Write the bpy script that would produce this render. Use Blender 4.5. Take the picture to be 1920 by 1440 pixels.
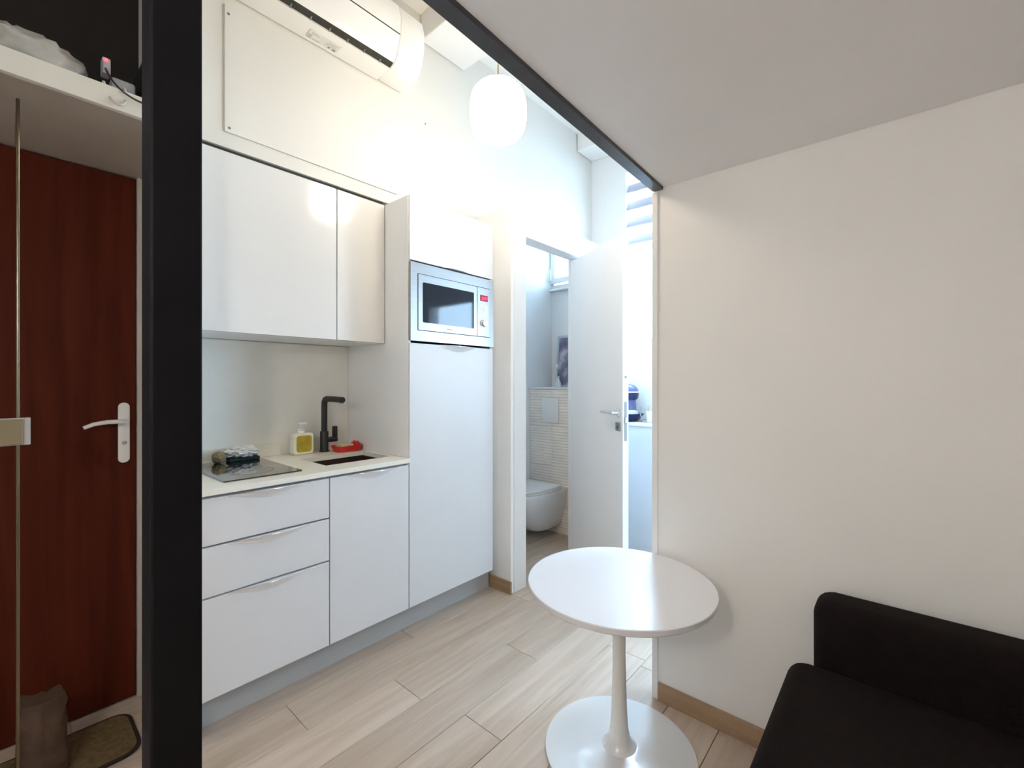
import bpy, bmesh, math, random
from mathutils import Vector, Matrix
random.seed(7)
for o in list(bpy.data.objects): bpy.data.objects.remove(o, do_unlink=True)
sc = bpy.context.scene
C = sc.collection

# ---------------------------------------------------------------- camera, sky, exposure
YAW = math.atan(730/840)
cam = bpy.data.cameras.new('camera'); cam.sensor_width = 36; cam.lens = 840/1920*36
cam.shift_y = -5/1920; cam.clip_start = 0.02
camo = bpy.data.objects.new('camera', cam); C.objects.link(camo)
camo.location = (0, 0, 1.28); camo.rotation_euler = (math.pi/2, 0, YAW)
sc.camera = camo
w = bpy.data.worlds.new('sky'); sc.world = w; w.use_nodes = True
bg = w.node_tree.nodes['Background']; bg.inputs[0].default_value = (0.55, 0.77, 1.0, 1); bg.inputs[1].default_value = 8.0
PENDANT = 7.2
FILL_LAMP = 15.0  # strength of the added fill light behind the viewer
sc.view_settings.view_transform = 'Standard'; sc.view_settings.look = 'None'
sc.view_settings.gamma = 1.0; sc.view_settings.use_curve_mapping = False
sc.view_settings.exposure = 2.08
try:
    sc.cycles.max_bounces = 8; sc.cycles.diffuse_bounces = 6; sc.cycles.glossy_bounces = 4
    sc.cycles.use_adaptive_sampling = True; sc.cycles.adaptive_threshold = 0.035; sc.cycles.use_denoising = True
    sc.cycles.transparent_max_bounces = 8; sc.cycles.sample_clamp_indirect = 8
    sc.cycles.caustics_reflective = False; sc.cycles.caustics_refractive = False
except Exception: pass
def portal(name, loc, sx, sz):
    l = bpy.data.lights.new(name, 'AREA'); l.shape = 'RECTANGLE'; l.size = sx; l.size_y = sz
    l.cycles.is_portal = True
    o = bpy.data.objects.new(name, l); C.objects.link(o); o.location = loc; o.rotation_euler = (-math.pi/2, 0, 0)
portal('window_portal', (-1.29, 3.62, 2.3), 0.92, 1.5)
portal('balcony_portal', (0.325, 3.62, 1.585), 0.87, 1.28)
portal('toilet_window_portal', (-2.31, 3.62, 2.52), 0.34, 0.70)

# ---------------------------------------------------------------- materials
MATS = {}
def M(name, col, rough=0.5, metal=0.0, coat=0.0, var=0.03, scale=6.0, bump=0.0, bscale=60.0, spec=0.5, stretch=None, emit=None, trans=0.0, sheen=0.0):
    if name in MATS: return MATS[name]
    m = bpy.data.materials.new(name); m.use_nodes = True
    nt = m.node_tree; b = nt.nodes['Principled BSDF']
    tc = nt.nodes.new('ShaderNodeTexCoord'); mp = nt.nodes.new('ShaderNodeMapping')
    nt.links.new(tc.outputs['Object'], mp.inputs['Vector'])
    if stretch: mp.inputs['Scale'].default_value = stretch
    n = nt.nodes.new('ShaderNodeTexNoise'); n.inputs['Scale'].default_value = scale; n.inputs['Detail'].default_value = 2
    nt.links.new(mp.outputs['Vector'], n.inputs['Vector'])
    r = nt.nodes.new('ShaderNodeValToRGB')
    lo = [max(0, c*(1-var)) for c in col]; hi = [min(1, c*(1+var)) for c in col]
    r.color_ramp.elements[0].color = (*lo, 1); r.color_ramp.elements[1].color = (*hi, 1)
    r.color_ramp.elements[0].position = 0.3; r.color_ramp.elements[1].position = 0.7
    nt.links.new(n.outputs['Fac'], r.inputs['Fac']); nt.links.new(r.outputs['Color'], b.inputs['Base Color'])
    b.inputs['Roughness'].default_value = rough; b.inputs['Metallic'].default_value = metal
    b.inputs['Coat Weight'].default_value = coat; b.inputs['Coat Roughness'].default_value = 0.05
    b.inputs['Specular IOR Level'].default_value = spec
    b.inputs['Sheen Weight'].default_value = sheen
    b.inputs['Transmission Weight'].default_value = trans
    if emit:
        b.inputs['Emission Color'].default_value = (*emit[0], 1); b.inputs['Emission Strength'].default_value = emit[1]
    if bump:
        n2 = nt.nodes.new('ShaderNodeTexNoise'); n2.inputs['Scale'].default_value = bscale; n2.inputs['Detail'].default_value = 2
        nt.links.new(mp.outputs['Vector'], n2.inputs['Vector'])
        bp = nt.nodes.new('ShaderNodeBump'); bp.inputs['Strength'].default_value = bump; bp.inputs['Distance'].default_value = 0.01
        nt.links.new(n2.outputs['Fac'], bp.inputs['Height']); nt.links.new(bp.outputs['Normal'], b.inputs['Normal'])
    MATS[name] = m; return m
def wood(name, dark, light, rough=0.45, stretch=(14, 1.2, 14), hue=0.08, coat=0.0, spec=0.5):
    m = bpy.data.materials.new(name); m.use_nodes = True
    nt = m.node_tree; b = nt.nodes['Principled BSDF']
    tc = nt.nodes.new('ShaderNodeTexCoord'); oi = nt.nodes.new('ShaderNodeObjectInfo')
    add = nt.nodes.new('ShaderNodeVectorMath'); add.operation = 'ADD'
    sc_ = nt.nodes.new('ShaderNodeVectorMath'); sc_.operation = 'SCALE'; sc_.inputs['Scale'].default_value = 37.0
    cmb = nt.nodes.new('ShaderNodeCombineXYZ')
    for i in range(3): nt.links.new(oi.outputs['Random'], cmb.inputs[i])
    nt.links.new(cmb.outputs[0], sc_.inputs[0]); nt.links.new(tc.outputs['Object'], add.inputs[0]); nt.links.new(sc_.outputs[0], add.inputs[1])
    mp = nt.nodes.new('ShaderNodeMapping'); mp.inputs['Scale'].default_value = stretch
    nt.links.new(add.outputs[0], mp.inputs['Vector'])
    n = nt.nodes.new('ShaderNodeTexNoise'); n.inputs['Scale'].default_value = 1.6; n.inputs['Detail'].default_value = 5; n.inputs['Roughness'].default_value = 0.62; n.inputs['Distortion'].default_value = 0.6
    nt.links.new(mp.outputs[0], n.inputs['Vector'])
    r = nt.nodes.new('ShaderNodeValToRGB'); r.color_ramp.elements[0].color = (*dark, 1); r.color_ramp.elements[1].color = (*light, 1)
    r.color_ramp.elements[0].position = 0.32; r.color_ramp.elements[1].position = 0.66
    nt.links.new(n.outputs['Fac'], r.inputs['Fac'])
    hs = nt.nodes.new('ShaderNodeHueSaturation')
    mr = nt.nodes.new('ShaderNodeMapRange'); mr.inputs['To Min'].default_value = 1-hue; mr.inputs['To Max'].default_value = 1+hue
    nt.links.new(oi.outputs['Random'], mr.inputs['Value']); nt.links.new(mr.outputs[0], hs.inputs['Value'])
    nt.links.new(r.outputs['Color'], hs.inputs['Color']); nt.links.new(hs.outputs['Color'], b.inputs['Base Color'])
    b.inputs['Roughness'].default_value = rough; b.inputs['Coat Weight'].default_value = coat; b.inputs['Specular IOR Level'].default_value = spec
    bp = nt.nodes.new('ShaderNodeBump'); bp.inputs['Strength'].default_value = 0.12; bp.inputs['Distance'].default_value = 0.004
    nt.links.new(n.outputs['Fac'], bp.inputs['Height']); nt.links.new(bp.outputs['Normal'], b.inputs['Normal'])
    MATS[name] = m; return m
def thin_glass(name, tint=(0.95, 0.98, 1.0), gloss=0.12):
    m = bpy.data.materials.new(name); m.use_nodes = True; nt = m.node_tree
    nt.nodes.clear()
    out = nt.nodes.new('ShaderNodeOutputMaterial'); mx = nt.nodes.new('ShaderNodeMixShader')
    tr = nt.nodes.new('ShaderNodeBsdfTransparent'); tr.inputs[0].default_value = (*tint, 1)
    gl = nt.nodes.new('ShaderNodeBsdfGlossy'); gl.inputs['Roughness'].default_value = 0.03
    lw = nt.nodes.new('ShaderNodeLayerWeight'); lw.inputs['Blend'].default_value = 0.5
    pw = nt.nodes.new('ShaderNodeMath'); pw.operation = 'POWER'; pw.inputs[1].default_value = 4.0
    fr = nt.nodes.new('ShaderNodeMath'); fr.operation = 'MULTIPLY_ADD'; fr.inputs[1].default_value = 0.7; fr.inputs[2].default_value = 0.03+gloss*0.2
    nt.links.new(lw.outputs['Facing'], pw.inputs[0]); nt.links.new(pw.outputs[0], fr.inputs[0])
    nt.links.new(fr.outputs[0], mx.inputs[0]); nt.links.new(tr.outputs[0], mx.inputs[1]); nt.links.new(gl.outputs[0], mx.inputs[2])
    nt.links.new(mx.outputs[0], out.inputs[0]); MATS[name] = m; return m
def emission(name, col, strength):
    m = bpy.data.materials.new(name); m.use_nodes = True; nt = m.node_tree; nt.nodes.clear()
    out = nt.nodes.new('ShaderNodeOutputMaterial'); e = nt.nodes.new('ShaderNodeEmission')
    e.inputs[0].default_value = (*col, 1); e.inputs[1].default_value = strength
    nt.links.new(e.outputs[0], out.inputs[0]); MATS[name] = m; return m

paint = M('white wall paint', (0.84, 0.83, 0.81), 0.6, var=0.012, scale=2)
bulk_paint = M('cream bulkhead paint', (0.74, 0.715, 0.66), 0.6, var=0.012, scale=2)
toilet_paint = M('toilet wall paint', (0.92, 0.92, 0.92), 0.5, var=0.008)
soffit_paint = M('soffit paint', (0.90, 0.885, 0.885), 0.7, var=0.02, scale=2)
part_paint = M('partition paint', (0.88, 0.865, 0.84), 0.62, var=0.012, scale=2)
shade_tone = M('niche shade tone', (0.02, 0.014, 0.012), 0.8, var=0.1)  # near black colour stands in for the shade around the entrance niche
lacquer = M('white lacquer', (0.78, 0.77, 0.755), 0.12, coat=0.4, var=0.006)
matte_white = M('white melamine', (0.86, 0.855, 0.84), 0.4, var=0.01)
front_mat = M('matt white kitchen front', (0.72, 0.715, 0.72), 0.4, var=0.008)
worktop_m = M('cream worktop', (0.86, 0.83, 0.74), 0.25, var=0.02, scale=40)
splash_m = M('pale grey splashback', (0.88, 0.86, 0.80), 0.35, var=0.02)
steel = M('brushed steel', (0.38, 0.375, 0.37), 0.4, metal=1.0, var=0.04, scale=3, stretch=(1, 1, 40))
chrome = M('polished chrome', (0.85, 0.85, 0.86), 0.08, metal=1.0, var=0.01)
alu = M('satin aluminium', (0.82, 0.82, 0.83), 0.22, metal=1.0, var=0.02)
handle_m = M('satin white metal', (0.86, 0.86, 0.87), 0.22, metal=0.35, var=0.01)
brass = M('brass rod', (0.75, 0.56, 0.22), 0.25, metal=1.0, var=0.03)
black_steel = M('black painted steel', (0.004, 0.0035, 0.005), 0.55, spec=0.2, var=0.15, scale=20)
beam_steel = M('dark beam steel', (0.055, 0.052, 0.058), 0.34, var=0.15, scale=20, bump=0.05)
black_plastic = M('black plastic', (0.012, 0.012, 0.013), 0.4, var=0.1)
black_matt = M('matt black tap', (0.014, 0.014, 0.015), 0.45, var=0.1)
hob_glass = M('black ceramic glass', (0.012, 0.011, 0.009), 0.07, coat=1.0, var=0.1, spec=0.8)
oven_glass = M('dark oven glass', (0.012, 0.016, 0.026), 0.05, coat=0.0, var=0.05, spec=0.32)
sink_m = M('dark composite sink', (0.045, 0.028, 0.022), 0.35, var=0.25, scale=120, bump=0.05, bscale=300)
gap_dark = M('dark joint shadow gap', (0.05, 0.048, 0.045), 0.8, var=0.1)
plinth_m = M('grey white plinth', (0.46, 0.45, 0.435), 0.4, var=0.02)
plastic_white = M('white plastic', (0.83, 0.83, 0.82), 0.3, var=0.01)
ac_white = M('air conditioner plastic', (0.86, 0.84, 0.80), 0.28, var=0.01)
ac_gloss = M('air conditioner flap gloss', (0.86, 0.85, 0.83), 0.1, coat=0.6, var=0.01)
ac_dark = M('air outlet dark', (0.03, 0.028, 0.02), 0.5, var=0.3, scale=30)
ceramic = M('white ceramic', (0.84, 0.84, 0.85), 0.08, coat=0.5, var=0.005)
table_m = M('white table lacquer', (0.80, 0.80, 0.83), 0.32, coat=0.06, var=0.005)
stem_m = M('white enamelled metal', (0.86, 0.855, 0.84), 0.2, coat=0.5, var=0.008)
sofa_m = M('dark brown upholstery', (0.0065, 0.0034, 0.003), 0.9, var=0.3, scale=25, bump=0.25, bscale=220, spec=0.2)
tile_m = M('beige ribbed tile', (0.88, 0.81, 0.73), 0.4, var=0.06, scale=5, bump=0.08, bscale=80)
ledge_m = M('white ledge', (0.78, 0.78, 0.77), 0.35, var=0.01)
marble = M('cream stone sill', (0.74, 0.69, 0.64), 0.3, var=0.06, scale=18)
door_brown = wood('dark brown door wood', (0.066, 0.0115, 0.005), (0.105, 0.020, 0.0085), 0.6, (10, 10, 0.8), 0.02, spec=0.1)
oak = wood('pale oak', (0.50, 0.385, 0.295), (0.65, 0.535, 0.435), 0.42, (13, 0.9, 13), 0.07, coat=0.12)
oak_trim = wood('oak skirting', (0.33, 0.21, 0.12), (0.44, 0.30, 0.18), 0.5, (1.5, 1.5, 16), 0.03)
slab_m = M('floor slab', (0.20, 0.15, 0.11), 0.9)
door_white = M('white door paint', (0.90, 0.90, 0.90), 0.35, var=0.008)
white_edge = M('white casing paint', (0.88, 0.875, 0.87), 0.4, var=0.008)
glass = thin_glass('window glass')
drink_glass = thin_glass('drinking glass', (0.86, 0.92, 0.97), 0.2)
opal = emission('lit opal glass', (1.0, 0.87, 0.67), PENDANT)
red_led = emission('red led', (1.0, 0.02, 0.03), 3)
red_digits = emission('red display digits', (1.0, 0.04, 0.12), 1.2)
display_m = M('red display window', (0.20, 0.008, 0.02), 0.15, var=0.05, emit=((0.5, 0.0, 0.04), 0.06))
paper = M('white paper label', (0.85, 0.85, 0.85), 0.5, var=0.01)
ink = M('grey print', (0.20, 0.20, 0.19), 0.6, var=0.05)
ink_pale = M('pale grey print', (0.50, 0.50, 0.47), 0.6, var=0.05)
soap_white = M('soap bottle plastic', (0.80, 0.79, 0.66), 0.3, var=0.02)
soap_yellow = M('yellow soap label', (0.42, 0.32, 0.02), 0.35, var=0.15, scale=30)
red_plastic = M('red plastic dish', (0.62, 0.02, 0.015), 0.3, var=0.06)
sponge_m = M('beige sponge', (0.62, 0.50, 0.33), 0.9, var=0.1, scale=60, bump=0.4, bscale=200)
green_pad = M('dark green scouring pad', (0.015, 0.035, 0.03), 0.95, var=0.2, scale=80, bump=0.5, bscale=300)
cloth_m = M('crumpled white cloth', (0.76, 0.73, 0.68), 0.9, var=0.05, scale=30, bump=0.2, bscale=60)
brown_ball = M('brown bristle', (0.30, 0.23, 0.12), 0.95, var=0.3, scale=90, bump=0.6, bscale=200)
navy = M('navy plastic', (0.008, 0.014, 0.085), 0.25, var=0.1)
navy_light = M('blue grey plastic', (0.13, 0.14, 0.32), 0.3, var=0.1)
frame_blue = M('pale grey frame', (0.50, 0.56, 0.62), 0.45, var=0.03)
mat_m = M('tan coir mat', (0.17, 0.11, 0.045), 0.95, var=0.25, scale=60, bump=0.6, bscale=250)
mat_edge = M('dark mat binding', (0.03, 0.014, 0.010), 0.9, var=0.2)
kraft = M('brown kraft paper', (0.085, 0.045, 0.026), 0.85, var=0.25, scale=14, bump=0.4, bscale=40)
film = M('whitish plastic film', (0.48, 0.46, 0.42), 0.35, var=0.15, scale=18, bump=0.4, bscale=30)
curtain_m = M('pale curtain cloth', (0.62, 0.66, 0.72), 0.9, var=0.03)
stick_m = M('wooden stirrer', (0.55, 0.40, 0.25), 0.7, var=0.1)
lintel_m = M('cream lintel board', (0.74, 0.71, 0.63), 0.5, var=0.02)

# ---------------------------------------------------------------- helpers
WLOC = {}
class G:
    def __init__(s): s.bm = bmesh.new()
    def box(s, x0, x1, y0, y1, z0, z1, bev=0.0, seg=2):
        t = bmesh.new()
        v = [t.verts.new((x, y, z)) for z in (z0, z1) for y in (y0, y1) for x in (x0, x1)]
        for f in ((0, 2, 3, 1), (4, 5, 7, 6), (0, 1, 5, 4), (2, 6, 7, 3), (0, 4, 6, 2), (1, 3, 7, 5)):
            t.faces.new([v[i] for i in f])
        if bev: bmesh.ops.bevel(t, geom=t.edges[:], offset=bev, segments=seg, affect='EDGES', profile=0.5, clamp_overlap=True)
        return s._merge(t)
    def _merge(s, t):
        mp = {}
        for v in t.verts: mp[v] = s.bm.verts.new(v.co)
        for f in t.faces:
            try: s.bm.faces.new([mp[v] for v in f.verts])
            except ValueError: pass
        t.free(); return s
    def prism(s, poly, axis, a, b, bev=0.0, seg=2):
        # poly: 2D points; axis 'x': (y,z), 'y': (x,z), 'z': (x,y)
        t = bmesh.new()
        def p(q, h): return {'x': (h, q[0], q[1]), 'y': (q[0], h, q[1]), 'z': (q[0], q[1], h)}[axis]
        A = [t.verts.new(p(q, a)) for q in poly]; B = [t.verts.new(p(q, b)) for q in poly]
        n = len(poly)
        t.faces.new(A[::-1]); t.faces.new(B)
        for i in range(n): t.faces.new((A[i], A[(i+1) % n], B[(i+1) % n], B[i]))
        bmesh.ops.recalc_face_normals(t, faces=t.faces[:])
        if bev: bmesh.ops.bevel(t, geom=[e for e in t.edges if e.calc_face_angle(0) > 0.5], offset=bev, segments=seg, affect='EDGES', profile=0.5, clamp_overlap=True)
        return s._merge(t)
    def lathe(s, prof, c, n=40, axis='z'):
        rings = []
        for r, h in prof:
            ring = []
            for i in range(n):
                a = 2*math.pi*i/n
                u, v = r*math.cos(a), r*math.sin(a)
                co = {'z': (c[0]+u, c[1]+v, c[2]+h), 'x': (c[0]+h, c[1]+u, c[2]+v), 'y': (c[0]+u, c[1]+h, c[2]+v)}[axis]
                ring.append(s.bm.verts.new(co))
            rings.append(ring)
        for a, b in zip(rings, rings[1:]):
            for i in range(n): s.bm.faces.new((a[i], a[(i+1) % n], b[(i+1) % n], b[i]))
        s.bm.faces.new(rings[0][::-1]); s.bm.faces.new(rings[-1]); return s
    def tube(s, pts, r, n=10, r2=None):
        P = [Vector(p) for p in pts]; rings = []
        up = None
        for i, p in enumerate(P):
            d = (P[min(i+1, len(P)-1)]-P[max(i-1, 0)]).normalized()
            if up is None:
                up = Vector((0, 0, 1)) if abs(d.z) < 0.9 else Vector((1, 0, 0))
            a = (up - d*up.dot(d)).normalized(); b = d.cross(a); up = a
            rr = r if r2 is None else r+(r2-r)*i/(len(P)-1)
            rings.append([s.bm.verts.new(p+(a*math.cos(2*math.pi*k/n)+b*math.sin(2*math.pi*k/n))*rr) for k in range(n)])
        for a, b in zip(rings, rings[1:]):
            for k in range(n): s.bm.faces.new((a[k], a[(k+1) % n], b[(k+1) % n], b[k]))
        s.bm.faces.new(rings[0][::-1]); s.bm.faces.new(rings[-1]); return s
    def loft(s, secs, closed=True, caps=True):
        R = [[s.bm.verts.new(p) for p in sec] for sec in secs]
        n = len(R[0])
        for a, b in zip(R, R[1:]):
            for i in range(n if closed else n-1): s.bm.faces.new((a[i], a[(i+1) % n], b[(i+1) % n], b[i]))
        if caps: s.bm.faces.new(R[0][::-1]); s.bm.faces.new(R[-1])
        return s
    def xf(s, fn):
        for v in s.bm.verts: v.co = Vector(fn(v.co))
        return s
    def mk(s, name, mat, parent=None, smooth=False, angle=35):
        bm = s.bm
        bmesh.ops.recalc_face_normals(bm, faces=bm.faces[:])
        xs = [v.co.x for v in bm.verts]; ys = [v.co.y for v in bm.verts]; zs = [v.co.z for v in bm.verts]
        base = Vector(((min(xs)+max(xs))/2, (min(ys)+max(ys))/2, min(zs)))
        for v in bm.verts: v.co -= base
        me = bpy.data.meshes.new(name); bm.to_mesh(me); bm.free()
        me.materials.append(mat)
        if smooth:
            for p in me.polygons: p.use_smooth = True
            me.set_sharp_from_angle(angle=math.radians(angle))
        o = bpy.data.objects.new(name, me); C.objects.link(o)
        WLOC[o] = base.copy()
        if parent is not None:
            o.parent = parent; o.location = base-WLOC[parent]
        else: o.location = base
        return o
def thing(name, loc, label, cat, group=None, kind=None):
    o = bpy.data.objects.new(name, None); C.objects.link(o); o.empty_display_size = 0.05
    o.location = loc; WLOC[o] = Vector(loc); tag(o, label, cat, group, kind); return o
def tag(o, label, cat, group=None, kind=None):
    o['label'] = label; o['category'] = cat
    if group: o['group'] = group
    if kind: o['kind'] = kind
    return o
def struct(o, label, cat): return tag(o, label, cat, kind='structure')
def text(name, body, size, origin, xdir, ydir, mat, parent, ext=0.0004):
    cu = bpy.data.curves.new(name, 'FONT'); cu.body = body; cu.size = size; cu.align_x = 'CENTER'; cu.align_y = 'CENTER'; cu.extrude = ext
    t = bpy.data.objects.new(name, cu); C.objects.link(t)
    dg = bpy.context.evaluated_depsgraph_get()
    me = bpy.data.meshes.new_from_object(t.evaluated_get(dg)); bpy.data.objects.remove(t, do_unlink=True)
    x = Vector(xdir); y = Vector(ydir); z = x.cross(y); g = Vector(origin)
    for v in me.vertices: v.co = x*v.co.x+y*v.co.y+z*v.co.z
    me.materials.clear(); me.materials.append(mat)
    o = bpy.data.objects.new(name, me); C.objects.link(o); WLOC[o] = g
    o.parent = parent; o.location = g-WLOC[parent]; return o
def rrect(x0, x1, y0, y1, r, n=6):
    pts = []
    for cx, cy, a0 in ((x1-r, y1-r, 0), (x0+r, y1-r, 90), (x0+r, y0+r, 180), (x1-r, y0+r, 270)):
        for i in range(n+1):
            a = math.radians(a0+90*i/n); pts.append((cx+r*math.cos(a), cy+r*math.sin(a)))
    return pts
def noise_blob(c, rx, ry, rz, amp, seed, sub=4, freq=3.0):
    from mathutils import noise
    g = G(); t = bmesh.new(); bmesh.ops.create_icosphere(t, subdivisions=sub, radius=1)
    off = Vector((seed*3.1, seed*1.7, seed*0.9))
    for v in t.verts:
        k = 1+amp*(noise.noise(v.co*freq+off)+0.5*noise.noise(v.co*freq*2.3+off))
        v.co = Vector((c[0]+v.co.x*rx*k, c[1]+v.co.y*ry*k, c[2]+v.co.z*rz*k))
    zmin = c[2]-rz
    for v in t.verts:
        if v.co.z < zmin+0.15*rz: v.co.z = zmin
    return g._merge(t)

# ---------------------------------------------------------------- the shell
floor = struct(G().box(-2.62, 1.7, -1.1, 3.7, -0.12, -0.014).mk('floor', slab_m), 'pale oak plank floor of the studio', 'floor')
xs = [-2.60]+[round(-2.405+0.19*i, 3) for i in range(22)]
xs = [x for x in xs if x < 1.62]+[1.62]
joint = {-1.265: 1.18, -1.645: 1.12, -1.455: 1.63, -1.075: 1.95, -0.885: 0.62, -1.835: 0.75}
for i in range(len(xs)-1):
    j = joint.get(xs[i], None)
    if j is None: j = random.uniform(0.0, 1.2)
    y = j
    while y > -1.05: y -= 1.28
    while y < 3.5:
        a, b = max(y, -1.05), min(y+1.28, 3.5)
        if b-a > 0.02: G().box(xs[i]+0.0009, xs[i+1]-0.0009, a+0.0009, b-0.0009, -0.0139, 0.0, 0.0012, 1).mk('floor_plank', oak, floor)
        y += 1.28

CEIL = 3.36
wl = struct(G().box(-2.56, -2.44, 0.46, 2.03, 0, CEIL).mk('wall_left', paint), 'white wall behind the kitchen units', 'wall')
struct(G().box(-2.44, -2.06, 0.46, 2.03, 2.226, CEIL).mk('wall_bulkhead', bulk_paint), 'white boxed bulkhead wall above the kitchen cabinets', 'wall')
struct(G().box(-2.44, -2.075, 0.46, 1.345, 2.206, 2.2255).mk('trim_1', gap_dark), 'dark shadow gap above the wall cabinets', 'trim')
struct(G().box(-2.56, -1.86, 0.395, 0.459, 0, CEIL).mk('wall_entry_side', paint), 'narrow white wall end between entrance and kitchen', 'wall')
# toilet box
g = G()
g.box(-1.855, -1.775, 2.10, 2.125, 0, 2.32); g.box(-1.855, -1.775, 2.125, 2.80, 2.205, 2.32); g.box(-1.855, -1.775, 2.80, 3.44, 0, 2.32)
g.box(-2.59, -1.775, 2.031, 2.10, 0, 2.32); g.box(-2.13, -1.775, 2.031, 3.44, 2.32, 2.34)
struct(g.mk('wall_toilet', toilet_paint), 'white wall of the toilet cubicle with a doorway', 'wall')
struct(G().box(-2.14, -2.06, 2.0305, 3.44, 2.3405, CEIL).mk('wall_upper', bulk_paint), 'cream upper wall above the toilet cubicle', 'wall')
struct(G().box(-2.59, -2.49, 2.10, 3.44, 0, CEIL).mk('wall_toilet_left', toilet_paint), 'white side wall inside the toilet', 'wall')
struct(G().box(-2.49, -2.14, 2.10, 3.44, 2.9, 2.94).mk('ceiling_toilet', toilet_paint), 'white ceiling of the toilet cubicle', 'ceiling')
# end wall with two window openings (toilet: X -2.47..-2.01 z 2.18..2.76 ; main: X -1.735..-0.85 z 1.6..3.02)
g = G()
for x0, x1, z0, z1 in ((-2.6, -2.47, 0, CEIL), (-2.47, -2.15, 0, 2.18), (-2.47, -2.15, 2.86, CEIL), (-2.15, -1.735, 0, CEIL), (-1.735, -0.85, 0, 1.6), (-1.735, -0.85, 3.02, CEIL), (-0.85, -0.10, 0, CEIL), (-0.10, 0.75, 0, 0.95), (-0.10, 0.75, 2.22, CEIL), (0.75, 1.7, 0, CEIL)):
    g.box(x0, x1, 3.44, 3.66, z0, z1)
struct(g.mk('wall_end', paint), 'white end wall with the two windows', 'wall')
struct(G().box(-0.758, 1.62, 1.75, 1.85, 0, CEIL).mk('wall_right', part_paint), 'off white partition wall beside the round table', 'wall')
struct(G().box(-0.764, -0.740, 1.744, 1.856, 0.0, 2.045, 0.002).mk('trim_2', white_edge), 'white corner strip on the partition end', 'trim')
struct(G().box(1.62, 1.72, -1.1, 3.66, 0, CEIL).mk('wall_far_right', paint), 'white wall beyond the sofa', 'wall')
struct(G().box(-2.6, 1.72, -1.15, -1.05, 0, CEIL).mk('wall_back', paint), 'white wall behind the viewer', 'wall')
struct(G().box(-2.56, -2.44, -1.05, 0.395, 0, CEIL).mk('wall_entry', shade_tone), 'entrance door wall, shade put into its dark colour', 'wall')
ceil = struct(G().box(-2.6, 1.72, -1.15, 3.66, CEIL, CEIL+0.1).mk('ceiling', paint), 'white ceiling with boxed beams', 'ceiling')
for a, b in ((1.577, 1.905), (3.2, 3.438), (-0.1, 0.23)):
    G().box(-2.055, 1.6, a, b, 3.21, CEIL, 0.004, 1).mk('ceiling_beam', paint, ceil)
# mezzanine
mz = struct(G().prism([(-0.638, -1.05), (1.62, -1.05), (1.62, 1.749), (-0.7163, 1.749)], 'z', 2.056, 2.20).mk('ceiling_mezzanine', soffit_paint), 'grey white underside of the mezzanine platform', 'ceiling')
tag(G().prism([(-0.6826, -1.05), (-0.6386, -1.05), (-0.7168, 1.744), (-0.7608, 1.744)], 'z', 2.045, 2.20, 0.002, 1).mk('steel_beam', beam_steel), 'dark steel edge beam running along the mezzanine', 'beam')
tag(G().box(-0.7725, -0.7195, 0.128, 0.1846, 0.0, 2.20, 0.003, 2).mk('steel_post', black_steel), 'black square steel post holding up the mezzanine beam', 'post')
# skirting
struct(G().box(-1.944, -1.765, 2.018, 2.0305, 0, 0.075, 0.002).mk('baseboard_left', oak_trim), 'short oak skirting at the cubicle corner', 'baseboard')
struct(G().box(-0.738, 1.6, 1.737, 1.7495, 0, 0.072, 0.002).mk('baseboard_right', oak_trim), 'oak skirting along the partition wall', 'baseboard')

# added unseen dark ground, one storey below, to cut light bouncing up indoors
struct(G().box(-20, 20, 4.2, 40, -3.2, -3.0).mk('ground', M('added ground tone', (0.12, 0.115, 0.11), 0.9, var=0.1, scale=1.5)), 'unseen dark ground added outside to cut upward light', 'ground')
# ---------------------------------------------------------------- windows at the end wall
w1 = thing('window_1', (-2.24, 3.5, 2.18), 'small white toilet window above the tiled ledge', 'window', kind='structure')
def win_frame(par, x0, x1, z0, z1, y0, y1, t):
    G().box(x0, x1, y0, y1, z0, z0+t, 0.003).mk('window_frame', plastic_white, par); G().box(x0, x1, y0, y1, z1-t, z1, 0.003).mk('window_frame', plastic_white, par)
    G().box(x0, x0+t, y0, y1, z0+t, z1-t, 0.003).mk('window_frame', plastic_white, par); G().box(x1-t, x1, y0, y1, z0+t, z1-t, 0.003).mk('window_frame', plastic_white, par)
win_frame(w1, -2.485, -2.145, 2.19, 2.87, 3.405, 3.47, 0.05)
G().box(-2.437, -2.193, 3.435, 3.441, 2.238, 2.822).mk('pane', glass, w1)
G().box(-2.488, -2.15, 3.39, 3.439, 2.12, 2.14, 0.004).mk('window_sill', plastic_white, w1)
G().tube([(-2.46, 3.40, 2.215), (-2.46, 3.375, 2.215), (-2.46, 3.372, 2.26), (-2.46, 3.372, 2.31)], 0.008, 8).mk('window_handle', plastic_white, w1, True)
w2 = thing('window_2', (-1.29, 3.5, 1.6), 'tall bright window with horizontal louvre slats at the top', 'window', kind='structure')
win_frame(w2, -1.735, -0.85, 1.60, 2.40, 3.47, 3.53, 0.03)
G().box(-1.705, -0.88, 3.497, 3.503, 1.63, 2.37).mk('pane', glass, w2)
w3 = thing('window_3', (0.325, 3.5, 0.95), 'tall glazed window hidden behind the partition', 'window', kind='structure')
win_frame(w3, -0.10, 0.75, 0.95, 2.22, 3.47, 3.53, 0.05)
G().box(-0.05, 0.70, 3.497, 3.503, 1.0, 2.17).mk('pane', glass, w3)
for z in (2.46, 2.605, 2.75, 2.895):
    # each louvre slat leans a little
    G().prism([(3.452, z-0.042), (3.466, z-0.046), (3.522, z+0.036), (3.508, z+0.042)], 'x', -1.737, -0.848).mk('louvre_slat', M('white slat paint', (0.40, 0.40, 0.46), 0.5, var=0.02), w2)
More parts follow.
